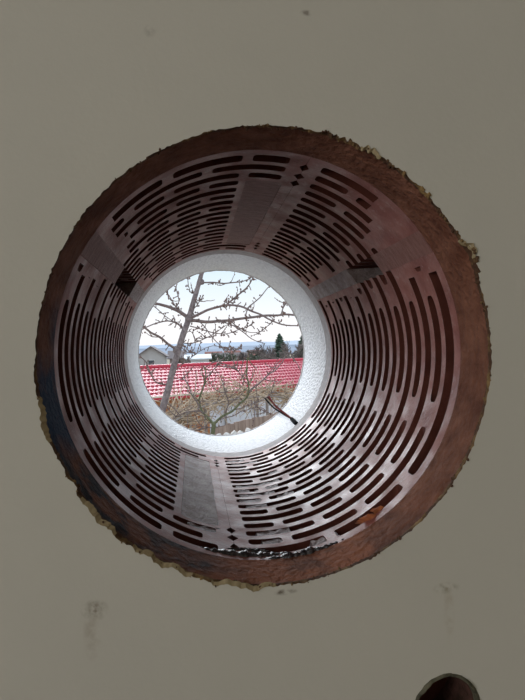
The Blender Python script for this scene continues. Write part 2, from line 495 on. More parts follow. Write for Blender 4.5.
# ---- adhesive, insulation board, outer coat
bm = bmesh.new(); slab_with_hole(bm, [(Y_BR1, lambda t: R, 0), (Y_EPS0, lambda t: R, 0)], X0 - .3, X1 + .3, -2.2, 3.2, 256)
build('adhesive_layer', bm, m_adhesive, wall, sharp=30)
bm = bmesh.new(); slab_with_hole(bm, [(Y_EPS0, lambda t: R + .0003 * n1(t, 30), 0), (.34, lambda t: R, 0), (.375, lambda t: R, 0), (Y_EPS1, lambda t: R + .0003 * n1(t, 40), 0)], X0 - .3, X1 + .3, -2.2, 3.2, 256)
o = build('insulation_board', bm, m_eps, wall, sharp=30); tag(o, 'white polystyrene insulation board cut through by the hole')
bm = bmesh.new(); slab_with_hole(bm, [(Y_EPS1, lambda t: R - .0006 + .0006 * n1(t, 30), 0), (Y_OUT, lambda t: R - .0004 + .0008 * n1(t, 50, 3), 0)], X0 - .3, X1 + .3, -2.2, 3.2, 256)
build('render_coat', bm, m_coat, wall, sharp=30)

# ---- wet slurry in the crack between plaster and block, dust in the cells, broken shards
def on_bore(deg, y, r=R):
    t = math.radians(deg); return Vector((r * math.cos(t), y, HZ + r * math.sin(t)))


for a0, a1, yy, rad in ((248, 276, .0335, .0034), (266, 292, .0290, .0032), (256, 270, .0400, .0022)):
    bm = bmesh.new(); nn = 60
    pts = []; rads = []
    for q in range(nn + 1):
        d = a0 + (a1 - a0) * q / nn; env = abs(math.sin(PI * q / nn)) ** .5
        pts.append(on_bore(d, yy + .0012 * noise.noise(Vector((d * .3, yy * 100, 1))), R + rad * .35)); rads.append(rad * (env * (.8 + .5 * noise.noise(Vector((d * .9, 3, yy * 50)))) + .05))
    tube(bm, pts, rads, 8); o = build('wet_slurry', bm, m_slurry, wall, sharp=80); tag(o, 'glossy black slurry line under the first row of cells')
fills = [(6, .004, .020), (7, .000, .024), (7, .027, .040), (8, .001, .030), (9, .002, .012), (9, .014, .034), (10, .000, .038), (14, .0, .020), (16, .003, .030), (17, .0, .024), (2, .004, .026), (1, .006, .020), (2, -.034, -.012), (0, .030, .046), (12, .030, .046)]
for i, (row, xa, xb) in enumerate(fills):
    yc = P0 + row * PITCH; bm = bmesh.new(); nx, ny = 14, 5
    top = []
    for a in range(nx + 1):
        line = []
        for b in range(ny + 1):
            x = xa - .0095 + (xb - xa) * a / nx; y = yc + (b / ny - .5) * SH * .98
            z = HZ - math.sqrt(R * R - x * x) - .0001 - .0012 * (noise.noise(Vector((x * 260, y * 300, i))) + .4) - (.004 if a in (0, nx) else 0)
            line.append(bm.verts.new((x, y, z)))
        top.append(line)
    for a in range(nx):
        for b in range(ny): bm.faces.new((top[a][b], top[a + 1][b], top[a + 1][b + 1], top[a][b + 1]))
    low = bmesh.ops.extrude_face_region(bm, geom=bm.faces[:])
    for v in [q for q in low['geom'] if isinstance(q, bmesh.types.BMVert)]: v.co.z -= .006
    build('dust_filling', bm, m_dust, wall, sharp=50)
for i, (d, yy, s) in enumerate(((302, .034, .0050), (305, .036, .0035), (299, .037, .0030))):
    bm = bmesh.new(); ico(bm, on_bore(d, yy, R + .0012), s, (1.3, .45, .5), 2, .9, seed=i + 4); build('brick_shard', bm, m_shard, wall)

# ------------------------------------------------------------------ the rest of the room
def plain(name, b, m):
    bm = bmesh.new(); box(bm, *b); o = build(name, bm, m); return tag(o, kind='structure')


plain('floor', (X0, X1, -3.4, .0, -.12, 0), m_floor)
plain('ceiling', (X0, X1, -3.4, .0, 2.6, 2.72), m_white)
plain('wall_right', (X1, X1 + .12, -3.4, Y_BR1, 0, 2.6), m_white)
plain('wall_back', (X0, X1, -3.52, -3.4, 0, 2.6), m_white)
bm = bmesh.new()
wy0, wy1, wz0, wz1 = -2.2, -.9, 1.15, 2.35
box(bm, X0 - .12, X0, -3.4, wy0, 0, 2.6); box(bm, X0 - .12, X0, wy1, Y_BR1, 0, 2.6); box(bm, X0 - .12, X0, wy0, wy1, 0, wz0); box(bm, X0 - .12, X0, wy0, wy1, wz1, 2.6)
tag(build('wall_left', bm, m_white), kind='structure')
bm = bmesh.new()
for b in ((wy0, wy0 + .06, wz0, wz1), (wy1 - .06, wy1, wz0, wz1), (wy0, wy1, wz0, wz0 + .06), (wy0, wy1, wz1 - .06, wz1)):
    box(bm, X0 - .09, X0 - .03, *b)
tag(build('added_window', bm, mat('added_window_frame', (.8, .8, .8), .4)), kind='structure')  # unseen window, added to hold the room lamp

# ------------------------------------------------------------------ cable at the far end of the hole
s0 = at(296.3, 423.6, .303); s1 = at(294.6, 421.8, .314); s2 = at(291.8, 419, .328)
cb = empty('electric_cable', s1, 'short black electric cable with bare-ended wires poking into the hole', 'cable')
m_blk = mat('cable_sheath', (.010, .010, .012), .9, spec=.02); m_red = mat('wire_red', (.12, .02, .018), .9, spec=.02); m_brn = mat('wire_brown', (.04, .014, .011), .9, spec=.02)
bm = bmesh.new(); tube(bm, [s0 + Vector((.006, -.006, -.006)), s0, s1, s2], [.0022, .0022, .0023, .0021], 12); build('sheath', bm, m_blk, cb, sharp=50)
for i, (mm, ends) in enumerate(((m_red, [(291.5, 418.6), (283, 412), (275, 405.5), (269, 396.5)]), (m_blk, [(291.8, 419.2), (283, 413.6), (273.5, 407.5), (265, 398.5)]), (m_brn, [(292, 418.9), (284, 412.6), (276, 406), (267.5, 397.2)]))):
    bm = bmesh.new(); pts = [at(px, py, .332 + .045 * k + .004 * i) for k, (px, py) in enumerate(ends)]
    fine = []
    for k in range(len(pts) - 1):
        for q in range(4):
            u = q / 4; pa = pts[max(k - 1, 0)]; pb = pts[k]; pc = pts[k + 1]; pd = pts[min(k + 2, len(pts) - 1)]
            fine.append(.5 * ((2 * pb) + (pc - pa) * u + (2 * pa - 5 * pb + 4 * pc - pd) * u * u + (3 * pb - pa - 3 * pc + pd) * u ** 3))
    fine.append(pts[-1]); tube(bm, fine, .00105, 8); build('wire', bm, mm, cb, sharp=60)

# ================================================================== OUTSIDE
EYE = cam_pos.z


def gz(Y):                                      # the garden falls away from the house
    if Y < 8: return EYE - 3.0
    if Y < 25: return EYE - 3.0 - .6 * (Y - 8) / 17
    return EYE - 3.6 - .9 * min(1, (Y - 25) / 120) - 1.2 * max(0, min(1, (Y - 145) / 400))


m_ground = mat('winter_ground', (.17, .13, .08), .95, (.30, .27, .20), .9, 6, .4, 6, .05)
bm = bmesh.new(); rows = []
for Y in (.42, 3, 6, 10, 15, 20, 25, 40, 70, 110, 160, 260, 450, 900):
    rows.append([bm.verts.new((X, Y, gz(Y) + (.15 * noise.noise(Vector((X * .3, Y * .3, 0))) if Y > 2 else 0))) for X in [(-1 + 2 * i / 24) * (8 + Y * .8) for i in range(25)]])
for a, b in zip(rows, rows[1:]):
    for i in range(24): bm.faces.new((a[i], a[i + 1], b[i + 1], b[i]))
tag(build('ground', bm, m_ground, sharp=60), 'brown winter garden ground sloping away from the house', kind='structure')

m_hill = mat('hazed_hill', (.25, .29, .36), 1, (.38, .42, .50), .012, 5, spec=.0)  # blue grey distance haze mixed into the hill colour
m_hill2 = mat('hazed_far_hill', (.40, .46, .56), 1, (.48, .54, .63), .008, 4, spec=.0)  # paler still, with more haze in the colour
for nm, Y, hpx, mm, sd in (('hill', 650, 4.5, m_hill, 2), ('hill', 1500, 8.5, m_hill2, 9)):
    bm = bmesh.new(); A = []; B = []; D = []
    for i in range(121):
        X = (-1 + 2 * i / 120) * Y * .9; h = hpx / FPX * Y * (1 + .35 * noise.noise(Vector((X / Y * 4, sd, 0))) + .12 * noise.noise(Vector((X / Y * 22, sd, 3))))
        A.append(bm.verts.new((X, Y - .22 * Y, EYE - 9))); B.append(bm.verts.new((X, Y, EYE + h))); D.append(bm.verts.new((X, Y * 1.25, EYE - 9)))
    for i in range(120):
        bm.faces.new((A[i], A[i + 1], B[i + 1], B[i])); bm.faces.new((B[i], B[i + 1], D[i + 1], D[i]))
    tag(build(nm, bm, mm, sharp=90), 'hills on the horizon, tinted with blue grey haze' if sd == 2 else 'farthest hill range, tinted palest blue with haze', kind='structure')

# ---- trees -------------------------------------------------------
m_bark = mat('bark_grey', (.13, .105, .11), .85, (.29, .25, .25), 40, 5, .6, 120, .004)
m_twig = mat('twig_bark', (.14, .10, .10), .8, (.24, .19, .18), 60)
m_bud = mat('buds', (.15, .09, .08), .7, (.24, .16, .13), 80)
m_moss = mat('mossy_bark', (.10, .11, .06), .9, (.19, .20, .11), 30, 5, .5, 100, .004)


def curve(pts, seg=4):
    out = []
    for k in range(len(pts) - 1):
        for q in range(seg):
            u = q / seg; pa = pts[max(k - 1, 0)]; pb = pts[k]; pc = pts[k + 1]; pd = pts[min(k + 2, len(pts) - 1)]
            out.append(.5 * ((2 * pb) + (pc - pa) * u + (2 * pa - 5 * pb + 4 * pc - pd) * u * u + (3 * pb - pa - 3 * pc + pd) * u ** 3))
    out.append(pts[-1]); return out


def bough(tree, Y, px, r0_, r1_, spur=1.0, twigs=0, dy=None, wood=None, bend=0, twl=(6, 16)):
    """one branch given by points along it (its own depth bows out of the plane), with spurs, twigs and buds"""
    s = (Y - cam_pos.y) / FPX                       # metres per pixel at that distance
    n = len(px); dy = dy if dy is not None else rnd.uniform(-.45, .45)
    pts = [at(x, y, Y + dy * (i / max(1, n - 1)) ** 1.2) for i, (x, y) in enumerate(px)]
    c = curve(pts, 4); m = len(c)
    c = [p + Vector((noise.noise(p * 9), noise.noise(p * 9 + Vector((5, 0, 0))), noise.noise(p * 9 + Vector((0, 7, 0))))) * (1.3 * s * (0 if i in (0,) else 1)) for i, p in enumerate(c)]
    rad = [(r0_ + (r1_ - r0_) * i / (m - 1)) * s for i in range(m)]
    bm = bmesh.new(); tube(bm, c, rad, 6)
    bb = bmesh.new()
    L = sum((c[i + 1] - c[i]).length for i in range(m - 1)) / s

    def bud(p, d):
        r = rnd.uniform(.5, .95) * s
        ico(bb, p + d * r * .6, r, (1, 1, 1.25), 1, .35, seed=rnd.random() * 50)

    def rv():
        v = Vector((rnd.gauss(0, 1), rnd.gauss(0, 1), rnd.gauss(.25, 1))); return v.normalized()
    for q in range(int(L / 9 * spur)):
        i = rnd.randrange(1, m); d = rv(); l = rnd.uniform(1.5, 5.5) * s
        a = c[i]; b = a + d * l
        tube(bm, [a, (a + b) / 2 + rv() * l * .12, b], [.55 * s, .45 * s, .38 * s], 4)
        bud(b, d)
        if rnd.random() < .5: bud(b - d * l * .35 + rv() * .7 * s, rv())
    for q in range(twigs):
        i = rnd.randrange(m // 4, m); d = rv(); d.y *= .8; l = rnd.uniform(*twl) * s
        p = [c[i]]
        for k in range(4): p.append(p[-1] + d * (l / 4)); d = (d + rv() * .35 + Vector((0, 0, .08))).normalized()
        tube(bm, p, [.5 * s, .45 * s, .4 * s, .33 * s, .25 * s], 4)
        for k in (2, 3, 4):
            if rnd.random() < .75: bud(p[k] + rv() * .5 * s, d)
    for i in (m - 1,): bud(c[i], (c[i] - c[i - 1]).normalized())
    o = build('branch', bm, wood or m_twig, tree, recalc=False)
    if len(bb.verts): tag(build('buds', bb, m_bud, o, recalc=False), kind='stuff')
    else: bb.free()
    return o


TY = 3.3
tb = at(158, 430, TY); tb.z = gz(TY)
tree = empty('fruit_tree', tb, 'bare fruit tree with leaning grey trunk and budding twigs nearest the wall', 'tree')
s = (TY - cam_pos.y) / FPX
tp = [Vector((tb.x - .12, TY, gz(TY) - .05)), Vector((tb.x - .10, TY, gz(TY) + .7)), at(150, 470, TY)] + [at(x, y, TY) for x, y in ((162, 412), (168, 390), (175, 362), (182, 338), (189, 318), (194, 300), (199, 283), (203, 268), (209, 245), (214, 215), (216, 185))]
tr = [6.5, 4.8, 4.0, 3.5, 3.3, 3.1, 2.9, 2.9, 2.5, 2.3, 2.1, 1.8, 1.4, .8]
bm = bmesh.new(); cc = curve(tp, 5); rr_ = []
for i in range(len(cc)):
    u = i / 5; k = min(int(u), len(tr) - 2); rr_.append((tr[k] + (tr[k + 1] - tr[k]) * (u - k)) * s * (1 + .12 * noise.noise(Vector((i * .7, 0, 0)))))
tube(bm, cc, rr_, 12)
for kx, ky, kr in ((188.5, 319, 4.0), (176, 350, 3.5), (202, 282, 2.5)): ico(bm, at(kx, ky, TY), kr * s, (1, 1, 1.2), 2, .4, seed=kx)
build('trunk', bm, m_bark, tree, sharp=80)
BR = [([(188, 317), (180, 311.5), (173, 308.5), (164, 305.5), (157, 303.5), (148, 303), (136, 299), (120, 296)], 1.9, 1.0, 1.6, 2, -.25),
      ([(190, 320), (205, 321.7), (218, 321), (232, 319.5), (249, 317.3), (266, 316), (281, 315), (296, 315), (314, 314), (330, 311)], 1.8, .9, 1.6, 5, .3),
      ([(190, 319), (197, 315), (208, 310.5), (220, 306), (226, 305), (237, 306), (249, 310), (261, 314.7), (271, 320), (283, 325), (297, 326)], 1.5, .6, 1.8, 3, -.35),
      ([(201, 283), (214, 283), (226, 283.2), (240, 282), (248, 279), (253, 276)], .85, .5, 1.6, 1, .2),
      ([(227, 304.5), (236, 297), (246, 287.5), (253, 277.5), (258, 268)], .9, .5, 2.6, 0, -.2),
      ([(233, 304.5), (237, 298), (241, 292), (245, 289)], .6, .4, 2, 0, .1),
      ([(245, 316), (248, 309), (259, 298), (270, 286.5), (279, 278)], .7, .4, .6, 0, .25),
      ([(281, 314.5), (283, 308), (287, 302.5), (291, 299)], .7, .45, 2.5, 1, .1),
      ([(177, 350), (170, 345), (162, 338.5), (153, 333.5), (145, 329), (132, 322)], 1.3, .8, 1.0, 2, -.3),
      ([(184, 330), (180, 325.5), (173, 322), (166, 321), (156, 323), (146, 328), (138, 333)], .95, .5, 1.6, 3, .25),
      ([(215, 322), (224, 322), (232, 325), (242, 332), (252, 338.5), (263, 343)], .75, .35, 1.8, 2, -.2),
      ([(190, 326), (203, 330), (216, 333), (226, 334), (237, 330.5), (247, 327), (253, 323)], .6, .35, 2.2, 3, .2),
      ([(181, 343), (190, 343), (199, 340.5), (209, 337), (222, 328), (230, 323)], .6, .3, 1.8, 2, .3),
      ([(185, 316), (177, 308), (173, 302), (167, 293)], .5, .35, 2.6, 1, -.1),
      ([(176, 308), (178, 301), (177, 291), (176, 287)], .45, .35, 2.4, 0, .1),
      ([(150, 304), (158, 310), (168, 318), (180, 325)], .5, .35, 1.0, 1, .1),
      ([(189, 313), (196, 306), (200, 301), (203, 296)], .5, .35, 2.6, 0, -.1),
      ([(188, 278), (189, 287), (191, 293), (197, 291)], .4, .3, 2.5, 0, .1),
      ([(166, 384), (157, 383), (150, 374), (145, 362), (141, 356)], .7, .4, 1.8, 3, -.2),
      ([(180, 345), (187, 352), (193, 349), (195, 338), (190, 330)], .5, .3, 2, 1, .2),
      ([(199, 321), (207, 331), (219, 345), (231, 350), (240, 349)], .55, .3, 1.8, 2, -.3),
      ([(172, 372), (186, 362), (197, 352), (212, 346), (228, 348)], .5, .3, 1.4, 2, .3),
      ([(230, 320), (238, 327), (250, 333), (262, 330), (272, 322)], .5, .3, 1.8, 2, .2)]
for px, ra, rb, sp, tw, dy in BR: bough(tree, TY, px, ra, rb, sp * 1.35, tw + 1, dy)

YY = 6.6
yb = at(213, 470, YY); yb.z = gz(YY)
ytree = empty('young_fruit_tree', yb, 'small bare fruit tree with mossy stem forking low before the red roof', 'tree')
bm = bmesh.new(); s = (YY - cam_pos.y) / FPX
tube(bm, curve([Vector((yb.x, YY, yb.z - .03)), at(212, 455, YY), at(212.5, 436, YY), at(214, 424, YY)], 4), [2.6 * s - .15 * s * (i / 4) for i in range(13)], 10)
ico(bm, at(214, 424, YY), 2.5 * s, (1, 1, 1.1), 2, .4); build('trunk', bm, m_moss, ytree, sharp=80)
YB = [([(214, 424), (208, 418), (202, 410), (199, 402), (203, 388), (206, 376), (204, 366)], 1.4, .6, .8, 4),
      ([(200, 408), (193, 396), (188, 384), (183, 378)], .8, .4, .8, 3),
      ([(205, 414), (194, 411), (183, 413), (172, 420)], .7, .4, .8, 3),
      ([(206, 378), (212, 372), (218, 364), (224, 358)], .7, .4, .8, 2),
      ([(214, 424), (222, 416), (236, 408), (249, 393), (248, 380), (247, 366), (248, 356)], 1.4, .6, .8, 4),
      ([(249, 393), (258, 384), (270, 374), (279, 366), (290, 352)], .9, .4, .7, 4),
      ([(226, 413), (228, 402), (224, 390), (222, 376)], .7, .4, .8, 3),
      ([(232, 410), (246, 406), (262, 400), (274, 391)], .7, .4, .8, 3),
      ([(218, 420), (232, 416), (244, 410), (258, 407), (268, 412)], .6, .35, .8, 3),
      ([(248, 385), (240, 374), (234, 366)], .5, .35, .8, 2),
      ([(214, 428), (206, 427), (196, 430), (184, 428)], .6, .35, .8, 3)]
for px, ra, rb, sp, tw in YB: bough(ytree, YY, px, ra, rb, sp, tw + 4, rnd.uniform(-.9, .9), m_moss if ra > 1.2 else m_twig, twl=(8, 26))

# ---- shed with the red metal-tile roof -----------------------------
m_red_tile = mat('red_metal_tile', (.52, .040, .080), .38, (.42, .03, .06), 3, 3, spec=.42)
m_ridge = mat('red_ridge', (.60, .035, .075), .35)
m_owood = mat('orange_wood', (.46, .17, .065), .7, (.60, .26, .11), 5, 4, stretch=(1, 1, .2))
m_white_panel = mat('lilac_white_panel', (.80, .78, .86), .7, (.88, .87, .92), 3, 3)
m_post = mat('grey_post', (.30, .26, .25), .8, (.38, .33, .30), 10)
m_brownw = mat('brown_boards', (.27, .19, .155), .85, (.42, .31, .26), 6, 4, stretch=(1, 1, .15))
EL = at(152, 397.5, 20.0); ER = at(298, 385.5, 23.9)
EL.z = ER.z = (EL.z + ER.z) / 2
ux = (ER - EL); ux.z = 0; ulen = ux.length; ux.normalize()
uy = Vector((-ux.y, ux.x, 0))                       # away from us
RUN, RISE = 3.1, 1.05
SL = Vector((uy.x * RUN, uy.y * RUN, RISE)); sl_len = SL.length; sd_ = SL.normalized(); nrm = ux.cross(sd_).normalized()
E0 = EL - ux * 3.6; TOT = ulen + 3.6 + 3.4
base = E0 + ux * TOT / 2 + uy * .5; base.z = gz(21)
shed = empty('neighbour_shed', base, 'long shed with a red metal tile roof across the garden', 'shed')
NT = int(TOT / .19); NC = 9; cl = sl_len / NC; per = TOT / NT
for k0 in range(0, NT, 6):                          # roofing sheets, six waves wide
    k1 = min(NT, k0 + 6); bm = bmesh.new(); prev = None
    xs = [k0 * per + j * per / 8 for j in range((k1 - k0) * 8 + 1)]
    for c in range(NC):
        for u in (0.0, .12, .5, 1.0):
            line = []
            for x in xs:
                ph = x / per * 2 * PI; w = .5 + .5 * math.cos(ph); h = .030 * w ** 1.2 + .034 * (1 - u)
                sag = .045 * (1 - w) * (1 - u)
                line.append(bm.verts.new(E0 + ux * x + sd_ * ((c + u) * cl + sag) + nrm * h))
            if prev:
                for i in range(len(xs) - 1): bm.faces.new((prev[i], prev[i + 1], line[i + 1], line[i]))
            prev = line
    build('roof_sheet', bm, m_red_tile, shed, sharp=50)
RP = E0 + SL
bm = bmesh.new(); tube(bm, [RP - ux * .1 + nrm * .03, RP + ux * (TOT + .1) + nrm * .03], .10, 12); build('ridge_cap', bm, m_ridge, shed, sharp=60)
bm = bmesh.new(); obox(bm, RP, ux * TOT, uy * RUN, Vector((0, 0, .02))); 
for v in bm.verts:
    if (v.co - RP).dot(uy) > 1: v.co.z -= RISE
build('rear_slope', bm, m_ridge, shed)
bm = bmesh.new(); obox(bm, E0 - Vector((0, 0, .10)), ux * TOT, uy * .04, Vector((0, 0, .085))); build('gutter_board', bm, m_ridge, shed)
bm = bmesh.new(); obox(bm, E0 + uy * .35 - Vector((0, 0, .34)), ux * TOT, uy * .1, Vector((0, 0, .24))); build('eave_beam', bm, m_owood, shed)
zb = gz(20) - .05
wf = E0 + uy * .55
x = 0.0; i = 0
while x < TOT:                                      # front planks, orange on the left and right, pale doors in the middle
    pxm = (x - 3.6) / ulen
    if .38 < pxm < .50 or .58 < pxm < .98:
        wd = 1.05 if pxm > .55 else .8; mm = m_white_panel; nm = 'door_panel'
    else: wd = .21; mm = m_owood; nm = 'plank'
    bm = bmesh.new(); o0 = wf + ux * (x + .006); o0.z = zb; obox(bm, o0, ux * (wd - .012), uy * (.04 + .008 * (i % 3)), Vector((0, 0, EL.z - .22 - zb)))
    build(nm, bm, mm, shed); x += wd; i += 1
for q in range(9):
    bm = bmesh.new(); o0 = E0 + uy * .38 + ux * (.2 + q * (TOT - .5) / 8); o0.z = zb; obox(bm, o0, ux * .08, uy * .08, Vector((0, 0, EL.z - .2 - zb))); build('post', bm, m_owood if q < 3 else m_post, shed)
for xx in (0, TOT - .08):
    bm = bmesh.new(); a = wf + ux * xx; v = [a.copy(), a + uy * (2 * RUN - 1.1), a + uy * (RUN - .55)]
    lo_ = [bm.verts.new((p.x, p.y, zb)) for p in v[:2]]; hi_ = [bm.verts.new((v[0].x, v[0].y, EL.z)), bm.verts.new((v[1].x, v[1].y, EL.z)), bm.verts.new((v[2].x, v[2].y, EL.z + RISE - .15))]
    f = bm.faces.new((lo_[0], lo_[1], hi_[1], hi_[2], hi_[0])); ex = bmesh.ops.extrude_face_region(bm, geom=[f])
    for q in ex['geom']:
        if isinstance(q, bmesh.types.BMVert): q.co += ux * .08
    build('gable_wall', bm, m_owood, shed)

# ---- pergola covered with dry vines --------------------------------
m_vine = mat('dry_vine', (.46, .34, .24), .9, (.70, .57, .44), 8, 3)
m_vine2 = mat('dry_vine_grey', (.28, .22, .17), .9, (.44, .35, .27), 8, 3)
PY = 14.0
path = [at(150, 434, PY - 1.6), at(176, 415, PY - 1.0), at(205, 401, PY), at(240, 394, PY + 1.2), at(275, 393, PY + 2.2), at(305, 398, PY + 3.0), at(325, 402, PY + 3.6)]
pg = empty('vine_pergola', Vector((path[2].x, path[2].y, gz(PY))), 'low pergola overgrown with tangled dry tan vines before the shed', 'pergola')
pc = curve(path, 8)
for q in (2, 16, 30, 44):
    p = pc[q]; bm = bmesh.new(); tube(bm, [Vector((p.x, p.y, gz(p.y) - .05)), p + Vector((0, 0, .05))], .045, 8); build('post', bm, m_post, pg)
for off in (-.3, .3):
    bm = bmesh.new(); tube(bm, [p + Vector((0, off, -.1)) for p in pc], .03, 6); build('rail', bm, m_post, pg)
for mi, (mm, cnt) in enumerate(((m_vine, 420), (m_vine2, 150))):
    bm = bmesh.new()
    for q in range(cnt):
        i = rnd.uniform(0, len(pc) - 2); k = int(i); p = pc[k].lerp(pc[k + 1], i - k) + Vector((rnd.gauss(0, .1), rnd.gauss(0, .4), rnd.gauss(-.08, .13)))
        d = (pc[k + 1] - pc[k]).normalized() * rnd.choice((-1, 1)) + Vector((rnd.gauss(0, .5), rnd.gauss(0, .5), rnd.gauss(.05, .45))); d.normalize()
        pts = [p]; l = rnd.uniform(.35, 1.3)
        for t in range(5):
            pts.append(pts[-1] + d * l / 5); d = (d + Vector((rnd.gauss(0, .25), rnd.gauss(0, .25), rnd.gauss(-.12, .2)))).normalized()
        r = rnd.uniform(.008, .020); tube(bm, pts, [r, r, r * .9, r * .8, r * .6, r * .4], 4)
    for q in range(60 if mi == 0 else 25):            # long shoots rising in front of the roof
        i = rnd.uniform(8, len(pc) - 14); k = int(i); p = pc[k] + Vector((rnd.gauss(0, .2), rnd.gauss(0, .3), 0)); d = Vector((rnd.gauss(0, .55), rnd.gauss(0, .2), 1)).normalized(); l = rnd.uniform(.3, .85)
        pts = [p]
        for t in range(4): pts.append(pts[-1] + d * l / 4); d = (d + Vector((rnd.gauss(0, .25), 0, rnd.gauss(-.1, .15)))).normalized()
        tube(bm, pts, [.010, .009, .008, .006, .004], 4)
    o = build('vines' if mi == 0 else 'old_vines', bm, mm, pg, recalc=False); tag(o, kind='stuff')

# ---- brown board fence and pale stones ------------------------------
FA = at(214, 421, 10.0); FB = at(292, 414, 12.5); fz = (FA.z + FB.z) / 2
fd = FB - FA; fd.z = 0; fl = fd.length; fd.normalize(); fn = Vector((-fd.y, fd.x, 0)); FA2 = FA.copy(); FL = fl + 1.6
fence = empty('board_fence', Vector((FA.x, FA.y, gz(10))), 'low brown board fence below the vine pergola', 'fence')
nb = int(FL / .14)
for q in range(nb):
    bm = bmesh.new(); o0 = FA2 + fd * (q * .14); zt = fz + rnd.uniform(-.02, .02); o0.z = gz(10) - .15; obox(bm, o0, fd * .13, fn * .022, Vector((0, 0, zt - o0.z))); build('board', bm, m_brownw, fence)
for zz in (.25, 1.0):
    bm = bmesh.new(); o0 = FA2 + fn * .022; o0.z = fz - zz; obox(bm, o0, fd * FL, fn * .04, Vector((0, 0, .08))); build('rail', bm, m_brownw, fence)
m_stone = mat('pale_stone', (.50, .46, .43), .9, (.66, .63, .60), 9, 4, .5, 30, .01)
lw = empty('garden_wall', Vector((at(222, 440, 8.6).x, 8.6, gz(8.6))), 'low garden wall of pale rubble stones at the bottom of the view', 'wall')
wa = at(196, 437, 8.6); wb = at(262, 434, 9.2); wd_ = (wb - wa); wd_.z = 0
cs = 0
zrow = wa.z
while zrow > gz(8.6) - .1:
    for q in range(9):
        u = (q + (.5 if cs % 2 else 0) + rnd.uniform(-.12, .12)) / 9
        bm = bmesh.new(); c = wa + wd_ * u; c.z = zrow - rnd.uniform(0, .03) - .04
        ico(bm, c, .085, (wd_.length / 9 / .17 * rnd.uniform(.85, 1.0), 1.1, .85), 2, .45, seed=cs * 20 + q); build('stone', bm, m_stone, lw, sharp=50)
    zrow -= .13; cs += 1
    if cs > 3: break
bm = bmesh.new(); o0 = wa.copy(); o0.z = gz(8.6) - .1; obox(bm, o0 - Vector((0, -.0, 0)), wd_, Vector((0, .16, 0)), Vector((0, 0, zrow + .06 - o0.z))); build('footing', bm, m_stone, lw)

# ---- houses beyond --------------------------------------------------
m_gw = mat('grey_render', (.50, .47, .47), .9, (.58, .55, .55), .6); m_droof = mat('dark_roof', (.16, .13, .14), .8, (.22, .18, .18), 2)
m_trimw = mat('pale_trim', (.68, .66, .66), .8); m_glass = mat('window_glass', (.05, .06, .08), .1)
m_rroof = mat('old_red_roof', (.30, .12, .10), .85, (.36, .17, .14), 2); m_wht = mat('white_render', (.80, .82, .86), .9)


def house(px, base_py, Y, w, h, rise, depth, wallm, roofm, label, rot=0, gable=True, group=None):
    """gable towards us when gable, else eaves towards us; px = middle of the front, base_py = eaves line"""
    c = at(px, base_py, Y); z0 = gz(Y) - .4; ze = c.z
    t = empty('house', Vector((c.x, Y, z0)), label, 'house', group)
    a = Vector((math.cos(rot), math.sin(rot), 0)); b = Vector((-a.y, a.x, 0)); O = Vector((c.x, Y, 0)) - a * w / 2
    bm = bmesh.new(); Z = Vector((0, 0, 1))
    obox(bm, O + Z * z0, a * w, b * depth, Z * (ze - z0))
    if gable: g0, g1, gd, ge = O + Z * ze, O + a * w + Z * ze, b * depth, O + a * w / 2 + Z * (ze + rise)
    else: g0, g1, gd, ge = O + Z * ze, O + b * depth + Z * ze, a * w, O + b * depth / 2 + Z * (ze + rise)
    v = [bm.verts.new(p) for p in (g0, g1, ge, g0 + gd, g1 + gd, ge + gd)]
    bm.faces.new((v[0], v[1], v[2])); bm.faces.new((v[3], v[5], v[4])); bm.faces.new((v[0], v[2], v[5], v[3])); bm.faces.new((v[1], v[4], v[5], v[2]))
    build('walls', bm, wallm, t)
    for s0_, s1_ in ((g0, ge), (g1, ge)):
        bm = bmesh.new(); dd = (s0_ - s1_); e_ = s0_ + dd.normalized() * .45; gdn = gd.normalized() * .4
        obox(bm, ge - gdn, (e_ - ge), gd + gdn * 2, Z * .16); build('roof_slope', bm, roofm, t)
    nwin = max(1, int(w / 2.2))
    for q in range(nwin):
        p = O + a * (w * (q + .5) / nwin - .45) - b * .03 + Z * (ze - 1.5)
        bm = bmesh.new(); obox(bm, p, a * .9, b * .06, Z * 1.0); wn = build('window', bm, m_trimw, t)
        bm = bmesh.new(); obox(bm, p + a * .08 + Z * .08 - b * .02, a * .74, b * .03, Z * .84); build('pane', bm, m_glass, wn)
    return t


house(151, 356, 70, 3.5, 1.25, 1.15, 6, m_gw, m_droof, 'grey rendered house with dark gable roof left of the leaning trunk', gable=True)
house(177, 358, 95, 2.6, 1, 1.2, 5, mat('brown_render', (.30, .23, .22), .9), m_droof, 'small brown house just behind the leaning trunk', gable=False)
house(198, 359, 75, 3.1, 1, .5, 5, m_wht, m_wht, 'low white house right of the leaning trunk above the red roof', gable=False)
for px, by, Y, w, rise, wm, rm, lb in ((214, 357, 170, 5, 1.6, m_wht, m_rroof, 'distant white house with red roof nearest the low white house'), (222, 358, 150, 4, 1.4, m_gw, m_droof, 'distant grey house with dark roof and gable side'),
                                       (233, 355.5, 210, 6, 1.8, m_gw, m_rroof, 'distant grey house with faded red roof in mid view'), (243, 357, 180, 5, 1.5, m_wht, m_droof, 'distant white house with dark roof'),
                                       (256, 355, 220, 6, 2, m_wht, m_rroof, 'distant white house with red roof left of the conifer')):
    house(px, by, Y, w, 2, rise, 6, wm, rm, lb, gable=False)

# ---- background trees -------------------------------------------------
m_con = mat('conifer', (.055, .095, .065), .9, (.09, .14, .10), 3); m_bare = mat('bare_twigs', (.19, .155, .15), .95, (.27, .23, .22), 1); m_shrub = mat('evergreen_shrub', (.10, .12, .09), .95, (.17, .18, .14), 2)


